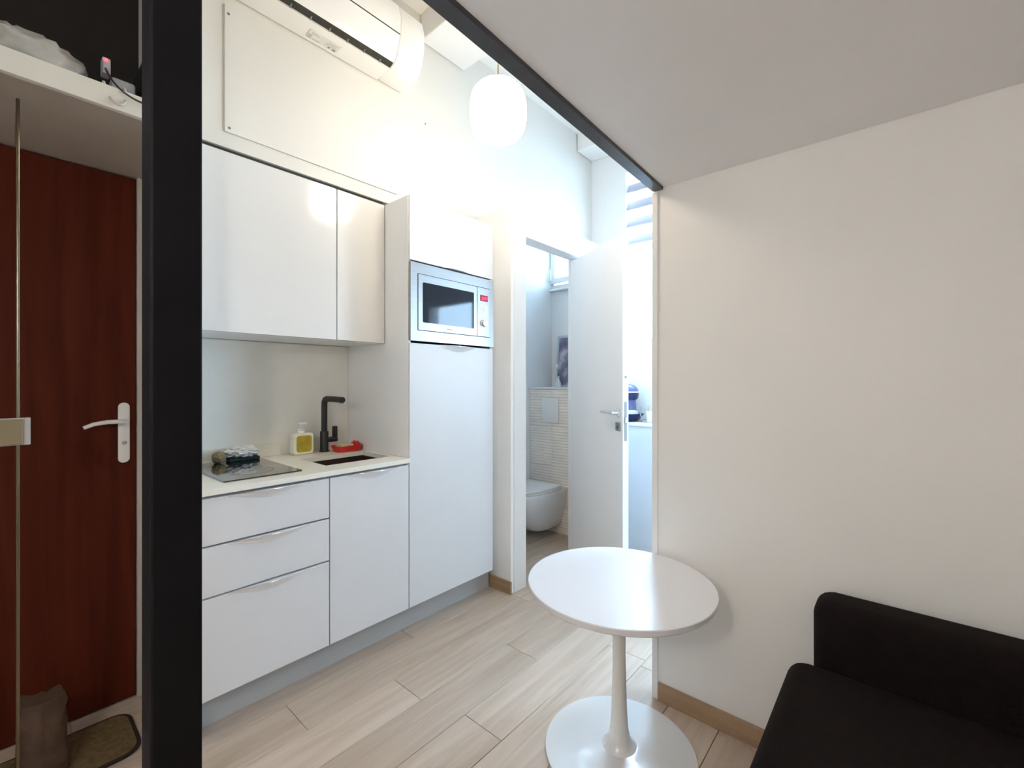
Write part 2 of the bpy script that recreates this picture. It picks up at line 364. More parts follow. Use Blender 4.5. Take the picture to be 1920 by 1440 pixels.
struct(G().box(-1.774, -0.76, 3.15, 3.439, 0, 0.945).mk('wall_ledge', M('pale grey dado paint', (0.58, 0.61, 0.65), 0.5, var=0.02)), 'low white wall under the stone sill', 'wall')
struct(G().box(-1.774, -0.76, 3.125, 3.439, 0.946, 0.972, 0.004).mk('trim_3', marble), 'cream stone sill below the bright window', 'sill')
struct(G().box(-1.774, -0.76, 3.425, 3.439, 1.565, 1.59, 0.003).mk('trim_4', white_edge), 'white lower ledge of the bright window', 'trim')

# ---------------------------------------------------------------- doors
d1 = thing('door_1', (-1.775, 2.735, 0), 'white toilet door standing open with a chrome lever', 'door', kind='structure')
G().box(-1.87, -1.765, 2.055, 2.165, 0, 2.18, 0.003).mk('door_casing', white_edge, d1)
G().box(-1.87, -1.765, 2.055, 2.80, 2.1805, 2.245, 0.003).mk('door_casing', white_edge, d1)
G().box(-1.87, -1.765, 2.786, 2.80, 0, 2.18, 0.003).mk('door_casing', white_edge, d1)
PHI = math.radians(59.9); LEAF = 0.675; TH = 0.04
ex, ey = math.sin(PHI), -math.cos(PHI); vx, vy = -math.cos(PHI), -math.sin(PHI)
HX, HY = -1.815, 2.743
def leaf_xf(co): return (HX+co.x*ex+co.y*vx, HY+co.x*ey+co.y*vy, co.z)
lf = G().box(0, LEAF, -TH, 0, 0.008, 2.15, 0.002, 1).xf(leaf_xf).mk('door_leaf', door_white, d1)
G().box(LEAF-0.0005, LEAF+0.001, -TH*0.7, -TH*0.25, 0.93, 1.16, 0.0006).xf(leaf_xf).mk('latch_plate', steel, lf)
G().box(LEAF, LEAF+0.009, -TH*0.62, -TH*0.34, 1.035, 1.07, 0.002).xf(leaf_xf).mk('latch_bolt', chrome, lf)
G().lathe([(0.0, -0.001), (0.008, 0), (0.008, 0.0015), (0.006, 0.003)], (LEAF, -TH/2, 1.305), 16, 'x').xf(leaf_xf).mk('edge_bolt', steel, lf, True)
hd = G().lathe([(0.026, -0.001), (0.026, 0.006), (0.022, 0.009), (0.012, 0.010), (0.010, 0.04), (0.009, 0.05)], (LEAF-0.045, 0, 1.093), 24, 'y').xf(leaf_xf).mk('door_handle', chrome, lf, True)
G().tube([(LEAF-0.04, 0.042, 1.093), (LEAF-0.075, 0.046, 1.094), (LEAF-0.12, 0.046, 1.094), (LEAF-0.175, 0.044, 1.094)], 0.010, 10, 0.0075).xf(leaf_xf).mk('door_lever', chrome, lf, True)
lk = G().box(LEAF-0.071, LEAF-0.021, -0.001, 0.007, 0.985, 1.035, 0.003).xf(leaf_xf).mk('lock_plate', steel, lf)
G().box(LEAF-0.050, LEAF-0.043, 0.006, 0.009, 0.997, 1.018, 0.002).xf(leaf_xf).mk('keyhole', black_plastic, lf)
G().box(LEAF-0.071, LEAF-0.021, -TH-0.012, -TH+0.001, 0.985, 1.16, 0.003).xf(leaf_xf).mk('back_plate', steel, lf)
for z in (0.25, 1.85): G().lathe([(0.008, 0), (0.008, 0.09)], (-1.805, 2.785, z), 12).mk('hinge', steel, d1, True)

d2 = thing('door_2', (-2.37, 0.0, 0), 'dark brown entrance door with a pale lever on a long plate', 'door', kind='structure')
G().box(-2.40, -2.35, -0.45, 0.372, 0.006, 2.10, 0.002).mk('door_leaf', door_brown, d2)
G().box(-2.42, -2.335, 0.374, 0.394, 0, 2.105, 0.002).mk('door_casing', M('cream casing', (0.50, 0.46, 0.40), 0.5), d2)
G().prism([(y, z) for y, z in rrect(0.316, 0.352, 0.955, 1.195, 0.0175)], 'x', -2.35, -2.342, 0.002).mk('handle_plate', plastic_white, d2, True)
G().tube([(-2.345, 0.334, 1.118), (-2.31, 0.332, 1.12), (-2.296, 0.315, 1.123), (-2.294, 0.28, 1.124), (-2.294, 0.24, 1.118), (-2.296, 0.212, 1.106)], 0.0095, 10, 0.007).mk('door_lever', plastic_white, d2, True)
G().lathe([(0.007, 0), (0.007, 0.003), (0.004, 0.006)], (-2.342, 0.334, 1.035), 16, 'x').mk('lock_cylinder', chrome, d2, True)

# ---------------------------------------------------------------- entrance: lintel shelf and what is on it
sh = thing('overhead_shelf', (-2.1, -0.3, 2.1), 'cream fronted storage shelf over the entrance', 'shelf')
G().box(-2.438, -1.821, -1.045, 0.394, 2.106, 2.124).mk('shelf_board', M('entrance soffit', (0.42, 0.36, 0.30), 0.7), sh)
G().box(-1.82, -1.80, -1.045, 0.394, 2.106, 2.172, 0.002).mk('front_board', lintel_m, sh)
fb = noise_blob((-1.94, 0.055, 2.215), 0.080, 0.135, 0.09, 0.28, 4, 4, 2.6).mk('plastic_bag', film, None, True, 80)
tag(fb, 'crumpled whitish plastic bag on the entrance shelf', 'bag')
rt = thing('charging_adapter', (-1.90, 0.262, 2.125), 'small pale adapter with a glowing red light', 'adapter')
G().box(-1.94, -1.86, 0.235, 0.295, 2.125, 2.235, 0.008).mk('case', M('grey adapter plastic', (0.36, 0.37, 0.40), 0.35), rt, True)
G().lathe([(0.0001, 0), (0.005, 0.0), (0.004, 0.003), (0.0001, 0.005)], (-1.8615, 0.222, 2.277), 12, 'x').mk('bulb', red_led, rt)
G().box(-1.90, -1.862, 0.214, 0.234, 2.236, 2.285, 0.003).mk('plug', MATS['grey adapter plastic'], rt)
def bez(p0, p1, p2, p3, n=14):
    P = [Vector(p) for p in (p0, p1, p2, p3)]
    return [tuple(P[0]*(1-t)**3+P[1]*3*t*(1-t)**2+P[2]*3*t*t*(1-t)+P[3]*t**3) for t in [i/n for i in range(n+1)]]
tag(G().tube(bez((-1.862, 0.222, 2.25), (-1.80, 0.225, 2.19), (-1.785, 0.25, 2.135), (-1.79, 0.34, 2.152), 18), 0.0028, 8).mk('black_cable', black_plastic, None, True), 'thin black cable drooping over the shelf front', 'cable')
tag(G().tube(bez((-1.84, 0.215, 2.195), (-1.775, 0.215, 2.09), (-1.775, 0.275, 2.10), (-1.835, 0.262, 2.195), 20), 0.0045, 8).mk('white_cable', M('off white cable', (0.55, 0.52, 0.46), 0.4), None, True), 'looped off white cable hanging from the shelf', 'cable')
tag(G().box(-2.02, -1.84, 0.312, 0.372, 2.125, 2.33, 0.006).mk('black_box', black_plastic, None, True), 'tall narrow black case at the shelf end', 'case')
pl = thing('chrome_pole', (-1.95, 0.041, 0), 'slim chrome pole between floor and entrance shelf', 'pole')
G().lathe([(0.0045, 0.004), (0.0045, 2.1055)], (-1.95, 0.041, 0), 14).mk('tube', M('dull bronze metal', (0.22, 0.17, 0.11), 0.3, metal=1.0), pl, True)
G().lathe([(0.02, 0), (0.02, 0.004), (0.008, 0.008)], (-1.95, 0.041, 0), 18).mk('foot', chrome, pl, True)
sw = thing('switch_box', (-1.94, 0.032, 1.09), 'pale square wall switch box fixed to the chrome pole', 'switch')
G().box(-1.958, -1.937, -0.012, 0.066, 1.094, 1.173, 0.002).mk('housing', M('aged white plastic', (0.42, 0.40, 0.39), 0.4), sw)
G().box(-1.938, -1.931, 0.002, 0.052, 1.097, 1.170, 0.002).mk('rocker', M('yellowed plastic', (0.24, 0.19, 0.11), 0.35), sw)
mt = thing('door_mat', (-2.12, 0.02, 0), 'tan door mat with a dark bound edge by the entrance', 'mat')
G().prism(rrect(-2.262, -1.985, -0.31, 0.338, 0.06), 'z', 0.001, 0.008).mk('binding', mat_edge, mt)
G().prism(rrect(-2.250, -1.997, -0.298, 0.326, 0.05), 'z', 0.0075, 0.011).mk('pile', mat_m, mt)
# crumpled bag standing on the mat
from mathutils import noise as _n
secs = []
for k in range(9):
    t = k/8; z = 0.0115+0.245*t
    sec = []
    for i in range(28):
        a = 2*math.pi*i/28
        r = 0.062*(1-0.25*t)*(1+0.0*t)
        q = 1/max(abs(math.cos(a)), abs(math.sin(a)))**0.7
        nn = _n.noise(Vector((math.cos(a)*2.2, math.sin(a)*2.2, t*5)))
        rr = r*q*(1+0.28*nn*(0.4+t))
        sec.append((-2.1+rr*math.cos(a)*0.8, 0.098+rr*math.sin(a), z+0.015*nn*t))
    secs.append(sec)
tag(G().loft(secs).mk('paper_bag', kraft, None, True, 70), 'crumpled brown paper bag standing on the door mat', 'bag')

# ---------------------------------------------------------------- kitchen
KX = -1.84
def edge_handle(parent, yc, L, zt, X=KX, flip=False, depth=0.020, h=0.026):
    g = G(); N = 24; Q = 6; rows = []
    sgn = -1 if flip else 1
    for layer in (0.0, 0.0016):
        grid = []
        for i in range(N+1):
            s_ = -1+2*i/N; c2 = math.cos(math.pi*s_/2)**1.6 if abs(s_) < 1 else 0.0
            col = []
            for q in range(Q+1):
                u = q/Q
                x = X+0.0006+layer+depth*c2*(1-u)**1.4
                z = zt-sgn*(h*c2+0.004)*u
                col.append(g.bm.verts.new((x, yc+s_*L/2, z)))
            grid.append(col)
        for i in range(N):
            for q in range(Q): g.bm.faces.new((grid[i][q], grid[i+1][q], grid[i+1][q+1], grid[i][q+1]))
        rows.append(grid)
    a, b = rows
    for i in range(N):
        g.bm.faces.new((a[i][0], a[i+1][0], b[i+1][0], b[i][0])); g.bm.faces.new((a[i][Q], a[i+1][Q], b[i+1][Q], b[i][Q]))
    for q in range(Q):
        g.bm.faces.new((a[0][q], a[0][q+1], b[0][q+1], b[0][q])); g.bm.faces.new((a[N][q], a[N][q+1], b[N][q+1], b[N][q]))
    pts = []
    for i in range(N+1):
        s_ = -0.9+1.8*i/N; c2 = math.cos(math.pi*s_/2)**1.6
        pts.append((X+0.0006+depth*c2, yc+s_*L/2, zt+sgn*0.0008))
    G().tube(pts, 0.0016, 6).mk('handle_lip', chrome, parent, True, 60)
    return g.mk('handle', handle_m, parent, True, 60)
bc = thing('drawer_cabinet', (-2.14, 0.70, 0.15), 'white base cabinet with three drawers under the hob', 'cabinet', 'kitchen base units')
G().box(-2.437, -1.862, 0.463, 0.931, 0.151, 0.878).mk('carcass', M('cabinet carcass', (0.36, 0.36, 0.37), 0.5), bc)
for z0, z1 in ((0.155, 0.511), (0.518, 0.693), (0.700, 0.866)):
    d = G().box(-1.861, KX, 0.464, 0.9295, z0, z1, 0.0012, 1).mk('drawer_front', front_mat, bc)
    edge_handle(d, 0.70, 0.30, z1-0.001)
sk = thing('sink_cabinet', (-2.14, 1.137, 0.15), 'white base cabinet with a single door under the sink', 'cabinet', 'kitchen base units')
g = G().box(-2.437, -1.862, 0.933, 1.3385, 0.151, 0.70)
g.box(-1.90, -1.862, 0.933, 1.3385, 0.70, 0.878); g.box(-2.437, -2.28, 0.933, 1.3385, 0.70, 0.878)
g.mk('carcass', MATS['cabinet carcass'], sk)
d = G().box(-1.861, KX, 0.9345, 1.337, 0.155, 0.866, 0.0012, 1).mk('cabinet_door', front_mat, sk)
edge_handle(d, 1.145, 0.26, 0.865)
# worktop with sink cut-out
g = G(); hx0, hx1, hy0, hy1 = -2.215, -1.958, 0.975, 1.308
g.box(-2.438, hx0, 0.462, 1.338, 0.879, 0.90); g.box(hx1, -1.826, 0.462, 1.338, 0.879, 0.90)
g.box(hx0, hx1, 0.462, hy0, 0.879, 0.90); g.box(hx0, hx1, hy1, 1.338, 0.879, 0.90)
bmesh.ops.remove_doubles(g.bm, verts=g.bm.verts[:], dist=1e-5)
tag(g.mk('worktop', worktop_m), 'thin cream kitchen worktop running up to the tall unit', 'worktop')
tag(G().box(-2.438, -2.421, 0.462, 0.965, 0.9005, 0.962, 0.002).mk('splash_strip', worktop_m), 'low cream upstand strip behind the hob', 'upstand')
tag(G().box(-2.4385, -2.428, 0.9655, 1.338, 0.9005, 1.478).box(-2.4385, -2.428, 0.462, 0.9655, 0.9625, 1.478).mk('splashback', splash_m), 'pale grey splashback panel between worktop and wall cabinets', 'splashback')
s = thing('sink', (-2.087, 1.14, 0.72), 'dark rectangular undermounted kitchen sink', 'sink')
g = G(); t = 0.008; zb = 0.72
g.box(hx0-t, hx0, hy0-t, hy1+t, zb, 0.8785); g.box(hx1, hx1+t, hy0-t, hy1+t, zb, 0.8785)
g.box(hx0, hx1, hy0-t, hy0, zb, 0.8785); g.box(hx0, hx1, hy1, hy1+t, zb, 0.8785); g.box(hx0, hx1, hy0, hy1, zb, zb+t)
g.mk('basin', sink_m, s)
G().lathe([(0.038, 0), (0.038, 0.003), (0.030, 0.004), (0.012, 0.002)], (-2.09, 1.14, zb+t), 24).mk('drain', chrome, s, True)
hb = thing('hob', (-2.16, 0.705, 0.9), 'black glass two zone hob set in the worktop', 'hob')
G().prism(rrect(-2.405, -1.912, 0.557, 0.850, 0.006), 'z', 0.9003, 0.9055, 0.001).mk('glass_top', hob_glass, hb)
for x in (-2.28, -2.06):
    g = G()
    N = 48
    for r0, r1 in ((0.083, 0.0845),):
        A = [g.bm.verts.new((x+r0*math.cos(2*math.pi*i/N), 0.70+r0*math.sin(2*math.pi*i/N), 0.9057)) for i in range(N)]
        B = [g.bm.verts.new((x+r1*math.cos(2*math.pi*i/N), 0.70+r1*math.sin(2*math.pi*i/N), 0.9057)) for i in range(N)]
        for i in range(N): g.bm.faces.new((A[i], A[(i+1) % N], B[(i+1) % N], B[i]))
    g.mk('cooking_zone', M('zone print', (0.06, 0.06, 0.06), 0.3), hb)
# things on the worktop
tag(G().box(-2.39, -2.335, 0.705, 0.835, 0.906, 0.922, 0.004).mk('scouring_pad', green_pad), 'dark green scouring pad on the hob', 'sponge')
tag(noise_blob((-2.36, 0.765, 0.946), 0.038, 0.074, 0.0235, 0.38, 3, 5, 3.0).mk('crumpled_cloth', cloth_m, None, True, 80), 'crumpled white cloth on top of the scouring pad', 'cloth')
tag(noise_blob((-2.352, 0.664, 0.933), 0.027, 0.027, 0.0265, 0.2, 9, 3, 5).mk('scrubber', brown_ball, None, True, 80), 'small round brown scrubber beside the crumpled cloth', 'scrubber')
so = thing('soap_dispenser', (-2.36, 1.045, 0.9), 'cream pump bottle of yellow washing liquid beside the tap', 'dispenser')
bt = G().prism([(y, z) for y, z in rrect(0.992, 1.098, 0.9005, 1.012, 0.018)], 'x', -2.385, -2.337, 0.006, 3).mk('bottle', soap_white, so, True)
G().prism(rrect(1.008, 1.086, 0.914, 0.998, 0.014), 'x', -2.3372, -2.3358).mk('label', soap_yellow, bt)
G().lathe([(0.017, 0), (0.017, 0.012), (0.012, 0.014), (0.011, 0.022), (0.0045, 0.024), (0.0045, 0.048)], (-2.361, 1.042, 1.0115), 20).mk('collar', plastic_white, so, True)
G().box(-2.372, -2.318, 1.030, 1.054, 1.0575, 1.068, 0.004).mk('pump_head', plastic_white, so, True)
fc = thing('kitchen_tap', (-2.36, 1.165, 0.9), 'matt black right-angled mixer tap behind the sink', 'tap')
G().lathe([(0.027, 0.0003), (0.027, 0.004), (0.0215, 0.006), (0.0215, 0.108), (0.0205, 0.110)], (-2.36, 1.165, 0.9), 28).mk('body', black_matt, fc, True)
G().tube([(-2.36, 1.165, 1.009), (-2.36, 1.165, 1.10), (-2.36, 1.165, 1.155), (-2.357, 1.165, 1.17), (-2.347, 1.165, 1.182), (-2.332, 1.165, 1.186), (-2.25, 1.165, 1.186), (-2.165, 1.165, 1.184)], 0.0155, 18).mk('spout', black_matt, fc, True)
G().lathe([(0.011, 0), (0.011, 0.004)], (-2.178, 1.165, 1.1655), 16).mk('aerator', steel, fc, True)
lv = G().tube([(-2.36, 1.18, 0.962), (-2.36, 1.235, 0.962)], 0.0145, 16).mk('lever_stub', black_matt, fc, True)
G().box(-2.369, -2.351, 1.212, 1.238, 0.955, 1.034, 0.005).mk('lever', black_matt, fc, True)
ds = thing('sponge_dish', (-2.30, 1.255, 0.9), 'red plastic dish holding a beige sponge by the sink', 'dish')
g = G(); y0, y1, x0, x1 = 1.185, 1.333, -2.352, -2.236
g.loft([[(x, y, 0.9005) for x, y in rrect(x0+0.012, x1-0.012, y0+0.012, y1-0.012, 0.022)], [(x, y, 0.932) for x, y in rrect(x0, x1, y0, y1, 0.030)],
        [(x, y, 0.932) for x, y in rrect(x0+0.007, x1-0.007, y0+0.007, y1-0.007, 0.024)], [(x, y, 0.908) for x, y in rrect(x0+0.018, x1-0.018, y0+0.018, y1-0.018, 0.018)]])
g.mk('dish', red_plastic, ds, True, 40)
tag(G().box(-2.330, -2.262, 1.208, 1.285, 0.9085, 0.940, 0.006).mk('sponge', sponge_m, None, True), 'beige sponge lying in the red dish', 'sponge')
tag(noise_blob((-2.296, 1.310, 0.930), 0.034, 0.020, 0.020, 0.25, 5, 3, 4).mk('scouring_ball', red_plastic, None, True, 80), 'red scrubber in the end of the red dish', 'scrubber')
# wall cabinets
def wall_cab(y0, y1, label):
    c = thing('wall_cabinet', (-2.24, (y0+y1)/2, 1.48), label, 'cabinet', 'kitchen wall cabinets')
    G().box(-2.427, -2.071, y0, y1, 1.481, 2.204).mk('carcass', matte_white, c)
    G().box(-2.07, -2.05, y0+0.001, y1-0.001, 1.48, 2.205, 0.0012, 1).mk('cabinet_door', lacquer, c)
wall_cab(0.463, 1.0735, 'wide glossy white wall cabinet above the hob')
wall_cab(1.0765, 1.338, 'narrow glossy white wall cabinet beside the tall unit')
# tall unit
tu = thing('tall_cabinet', (-2.14, 1.645, 0.15), 'tall white cabinet housing the built-in microwave', 'cabinet')
G().box(-2.437, -1.85, 1.3402, 1.357, 0.151, 2.207, 0.001, 1).mk('side_panel', matte_white, tu)
G().box(-2.437, -1.85, 1.926, 1.943, 0.151, 2.207).mk('side_panel', matte_white, tu)
G().box(-2.437, -1.862, 1.358, 1.925, 0.151, 1.475).mk('lower_carcass', MATS['cabinet carcass'], tu)
G().box(-2.437, -1.862, 1.358, 1.925, 1.885, 2.204).mk('upper_carcass', MATS['cabinet carcass'], tu)
d = G().box(-1.8615, KX, 1.344, 1.9425, 0.155, 1.472, 0.0012, 1).mk('cabinet_door', front_mat, tu)
edge_handle(d, 1.665, 0.30, 1.471)
d = G().box(-1.8615, KX, 1.344, 1.9425, 1.886, 2.207, 0.0012, 1).mk('flap_door', lacquer, tu)
edge_handle(d, 1.66, 0.26, 1.887, flip=True)
tag(G().box(-1.955, -1.93, 1.944, 2.0305, 0.151, 2.207).mk('filler_panel', matte_white), 'slim white filler strip beside the tall unit', 'panel')
tag(G().box(-1.962, -1.946, 0.462, 2.017, 0.0, 0.15).mk('plinth', plinth_m), 'grey white plinth along the kitchen units', 'plinth')
# microwave
mw = thing('microwave', (-2.05, 1.645, 1.483), 'built-in steel microwave with a red display', 'microwave')
G().box(-2.35, -1.852, 1.365, 1.918, 1.49, 1.87).mk('housing', black_plastic, mw)
FX = -1.833
g = G(); y0, y1, z0, z1 = 1.345, 1.942, 1.4835, 1.8765; iy0, iy1, iz0, iz1 = 1.386, 1.907, 1.536, 1.824
g.box(-1.852, FX, y0, iy0, z0, z1); g.box(-1.852, FX, iy1, y1, z0, z1); g.box(-1.852, FX, iy0, iy1, z0, iz0); g.box(-1.852, FX, iy0, iy1, iz1, z1)
g.mk('trim_frame', steel, mw)
G().box(-1.852, FX-0.006, iy0, iy1, iz0, iz1).mk('recess', black_plastic, mw)
G_ = 0.003
dr = G().prism(rrect(iy0+G_, 1.8015, iz0+G_, iz1-G_, 0.004, 3), 'x', FX-0.005, FX+0.003, 0.001).mk('oven_door', steel, mw)
G().prism(rrect(1.417, 1.776, 1.579, 1.783, 0.006, 3), 'x', FX+0.0025, FX+0.004).mk('window', oven_glass, dr)
for k in range(8): G().box(FX+0.003, FX+0.0034, 1.578+k*0.0052, 1.5815+k*0.0052, 1.5555, 1.5605).mk('lettering', ink, dr)
cp = G().prism(rrect(1.8045, iy1-G_, iz0+G_, iz1-G_, 0.004, 3), 'x', FX-0.005, FX+0.003, 0.001).mk('control_panel', steel, mw)
G().box(FX+0.0025, FX+0.0036, 1.826, 1.889, 1.744, 1.779).mk('display', display_m, cp)
text('digits', '0:00', 0.026, (FX+0.0038, 1.861, 1.761), (0, 1, 0), (0, 0, 1), red_digits, cp)
bl = G().box(FX+0.0025, FX+0.0036, 1.826, 1.887, 1.664, 1.725).mk('button_label', paper, cp)
for k in range(4): G().box(FX+0.0034, FX+0.0039, 1.832+0.004*(k % 2), 1.872, 1.674+k*0.0135, 1.676+k*0.0135).mk('print_line', ink_pale, cp)
G().lathe([(0.0, -0.004), (0.026, -0.004), (0.026, 0.001), (0.0215, 0.002), (0.0205, 0.016), (0.018, 0.018), (0.0, 0.018)], (FX+0.003, 1.856, 1.616), 28, 'x').mk('knob', M('pearl knob', (0.86, 0.86, 0.87), 0.2, metal=0.3), cp, True)
G().box(FX+0.0025, FX+0.0034, 1.828, 1.862, 1.569, 1.5705).mk('print_line', ink_pale, cp)

# access panel on the bulkhead
ap = thing('access_panel', (-2.053, 0.99, 2.29), 'screwed white access panel above the wall cabinets', 'panel')
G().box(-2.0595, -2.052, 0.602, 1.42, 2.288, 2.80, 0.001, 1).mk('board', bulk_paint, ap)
for y, z in ((0.618, 2.305), (0.615, 2.765)):
    G().lathe([(0.0055, 0), (0.0055, 0.0012), (0.002, 0.0008)], (-2.0522, y, z), 12, 'x').mk('screw', ink, ap)
tag(G().lathe([(0.0045, 0), (0.0045, 0.002), (0.0015, 0.0015)], (-2.0598, 1.612, 2.756), 12, 'x').mk('screw_head', ink), 'lone dark screw head in the cream wall beside the air conditioner', 'screw')
# air conditioner
ac = thing('air_conditioner', (-1.96, 1.0, 2.84), 'white wall-mounted air conditioner with an open lower flap', 'air conditioner')
AX = -2.0515
def pr(pts): return [(AX+a, b) for a, b in pts]
G().prism(pr([(0, 2.842), (0.113, 2.846), (0.118, 2.905), (0.175, 2.905), (0.205, 2.972), (0.211, 3.05), (0.192, 3.12), (0.0, 3.13)]), 'y', 0.62, 1.293).mk('body', ac_white, ac, True, 25)
cap = pr([(0, 2.842), (0.06, 2.844), (0.113, 2.846), (0.145, 2.852), (0.17, 2.87), (0.19, 2.91), (0.207, 2.972), (0.211, 3.05), (0.192, 3.12), (0.0, 3.13)])
for a, b in ((0.50, 0.62), (1.293, 1.44)): e = G().prism(cap, 'y', a, b, 0.008, 3).mk('end_cap', ac_white, ac, True, 30)
G().prism(pr([(0.1185, 2.850), (0.158, 2.868), (0.158, 2.904), (0.1185, 2.904)]), 'y', 0.63, 1.2925).mk('air_outlet', ac_dark, ac)
G().prism(pr([(0.152, 2.858), (0.158, 2.854), (0.178, 2.874), (0.196, 2.915), (0.2095, 2.966), (0.2035, 2.967), (0.189, 2.918), (0.171, 2.878)]), 'y', 0.63, 1.288).mk('flap', ac_gloss, ac, True, 40)
G().prism(pr([(0.2045, 2.9675), (0.208, 2.967), (0.2085, 2.9735), (0.2055, 2.974)]), 'y', 0.63, 1.29).mk('seam', gap_dark, ac)
for k in range(7): G().prism(pr([(0.116, 2.8475), (0.150, 2.866), (0.150, 2.872), (0.116, 2.8535)]), 'y', 0.72+0.085*k, 0.726+0.085*k).mk('louvre_fin', ink, ac)
st = G().box(AX+0.02, AX+0.075, 0.915, 1.06, 2.8405, 2.8435).mk('rating_label', M('label film', (0.74, 0.73, 0.68), 0.4), ac)
for k, (a, b, c_, d_, m_) in enumerate(((0.022, 0.050, 0.918, 0.935, ink_pale), (0.024, 0.030, 0.940, 0.975, ink_pale), (0.056, 0.060, 0.926, 0.962, ink_pale), (0.064, 0.068, 0.926, 0.950, ink_pale), (0.050, 0.054, 1.0, 1.045, ink_pale), (0.040, 0.044, 0.995, 1.05, ink_pale), (0.060, 0.064, 1.005, 1.05, ink_pale), (0.024, 0.034, 1.035, 1.050, ink), (0.026, 0.034, 1.014, 1.024, ink))):
    G().box(AX+a, AX+b, c_, d_, 2.8398, 2.8406).mk('print_line', m_, ac)

# pendant lamp
PX, PY, PZ = -1.32, 1.427, 2.446
pd = thing('pendant_lamp', (PX, PY, PZ-0.122), 'glowing white opal globe pendant on a brass rod', 'lamp')
prof = []
for i in range(33):
    a = -math.pi/2+math.pi*i/32
    c, s_ = math.cos(a), math.sin(a); n = 2.9
    prof.append((max(0.0008, 0.123*abs(c)**(2/n)), 0.122*(1 if s_ > 0 else -1)*abs(s_)**(2/n)))
G().lathe(prof, (PX, PY, PZ), 48).mk('globe', opal, pd, True, 60)
G().lathe([(0.009, 0), (0.009, 0.003), (0.0055, 0.012)], (PX, PY, PZ+0.122), 16).mk('cap', brass, pd, True)
G().lathe([(0.0032, 0), (0.0032, CEIL-PZ-0.133-0.02)], (PX, PY, PZ+0.133), 10).mk('rod', brass, pd, True)
G().lathe([(0.03, 0), (0.045, 0.008), (0.045, 0.02)], (PX, PY, CEIL-0.0205), 24).mk('ceiling_rose', brass, pd, True)

# ---------------------------------------------------------------- table and sofa
TX, TY = -0.741, 1.421
tb = thing('pedestal_table', (TX, TY, 0), 'round white pedestal table standing against the partition', 'table')
R = 0.3165
G().lathe([(0.05, 0.560), (R-0.03, 0.560), (R-0.008, 0.564), (R-0.002, 0.570), (R, 0.5855), (R-0.002, 0.588), (0.0005, 0.588)], (TX, TY, 0), 96).mk('table_top', table_m, tb, True, 28)
G().lathe([(0.062, 0.018), (0.050, 0.026), (0.038, 0.045), (0.031, 0.08), (0.027, 0.14), (0.0235, 0.24), (0.022, 0.33), (0.0225, 0.42), (0.026, 0.49), (0.033, 0.53), (0.045, 0.555), (0.06, 0.5598)], (TX, TY, 0), 40).mk('stem', stem_m, tb, True, 60)
G().lathe([(0.250, 0.0), (0.256, 0.004), (0.255, 0.007), (0.20, 0.0105), (0.12, 0.0135), (0.075, 0.0165), (0.058, 0.02), (0.0005, 0.021)], (TX, TY, 0), 96).mk('base', stem_m, tb, True, 50)
sf = thing('sofa', (0.55, 1.3, 0), 'low armless dark brown sofa against the partition', 'sofa')
G().box(-0.20, 1.40, 1.575, 1.728, 0.16, 0.632, 0.045, 5).mk('backrest', sofa_m, sf, True, 60)
G().box(-0.258, 1.42, 0.86, 1.60, 0.155, 0.452, 0.05, 5).mk('seat_cushion', sofa_m, sf, True, 60)
G().box(-0.22, 1.38, 0.89, 1.70, 0.05, 0.17, 0.01, 2).mk('base', sofa_m, sf, True)
for x in (-0.15, 1.3):
    for y in (0.95, 1.63): G().lathe([(0.018, 0), (0.022, 0.052)], (x, y, 0), 14).mk('leg', black_plastic, sf, True)

# unseen lamp added behind the viewer to brighten the area under the mezzanine
fl = thing('fill_lamp', (-0.25, -0.86, 0), 'unseen globe lamp added behind the viewer as fill light', 'lamp')
G().lathe([(0.12, 0), (0.12, 0.012), (0.02, 0.02), (0.012, 0.03)], (-0.25, -0.86, 0), 32).mk('base', black_plastic, fl, True)
G().lathe([(0.010, 0.02), (0.010, 1.62)], (-0.25, -0.86, 0), 14).mk('pole', black_plastic, fl, True)
G().lathe([(0.1*math.sin(math.pi*(0.03+0.94*i/20)), 1.72-0.1*math.cos(math.pi*(0.03+0.94*i/20))) for i in range(21)], (-0.25, -0.86, 0), 32).mk('fill_globe', emission('fill lamp glow', (1.0, 0.96, 0.90), FILL_LAMP), fl, True, 60)
# ---------------------------------------------------------------- toilet
tw = struct(G().box(-2.489, -1.856, 3.115, 3.439, 0, 1.212).mk('wall_cistern', toilet_paint), 'tiled half-height wall holding the flush plate', 'wall')
P = 0.0236
def tile(x0, x1, z0, z1):
    pts = [(3.1148, z0), (3.106, z0)]
    nr = max(1, int(round((z1-z0)/P))); dz = (z1-z0)/nr
    for k in range(nr):
        z = z0+k*dz
        pts += [(3.1055, z+0.002), (3.1005, z+dz*0.35), (3.1, z+dz*0.6), (3.1045, z+dz-0.0015)]
    pts += [(3.106, z1), (3.1148, z1)]
    G().prism(pts, 'x', x0, x1).mk('tile', tile_m, tw, True, 50)
for z0, z1 in ((0.0, 0.222), (0.225, 0.555), (0.558, 0.892), (0.895, 1.211)):
    for x0, x1 in ((-2.489, -2.25), (-2.2475, -1.8575)): tile(x0, x1, z0, z1)
struct(G().box(-2.489, -1.856, 3.095, 3.439, 1.2125, 1.228, 0.002).mk('trim_5', ledge_m), 'white ledge on top of the tiled wall', 'ledge')
fp = thing('flush_plate', (-2.257, 3.095, 0.93), 'white flush plate on the ribbed tile wall', 'flush plate')
G().box(-2.34, -2.172, 3.086, 3.0995, 0.93, 1.142, 0.004).mk('plate', plastic_white, fp, True)
G().lathe([(0.031, 0), (0.031, 0.002), (0.028, 0.004)], (-2.257, 3.082, 1.0), 24, 'y').mk('button', plastic_white, fp, True)
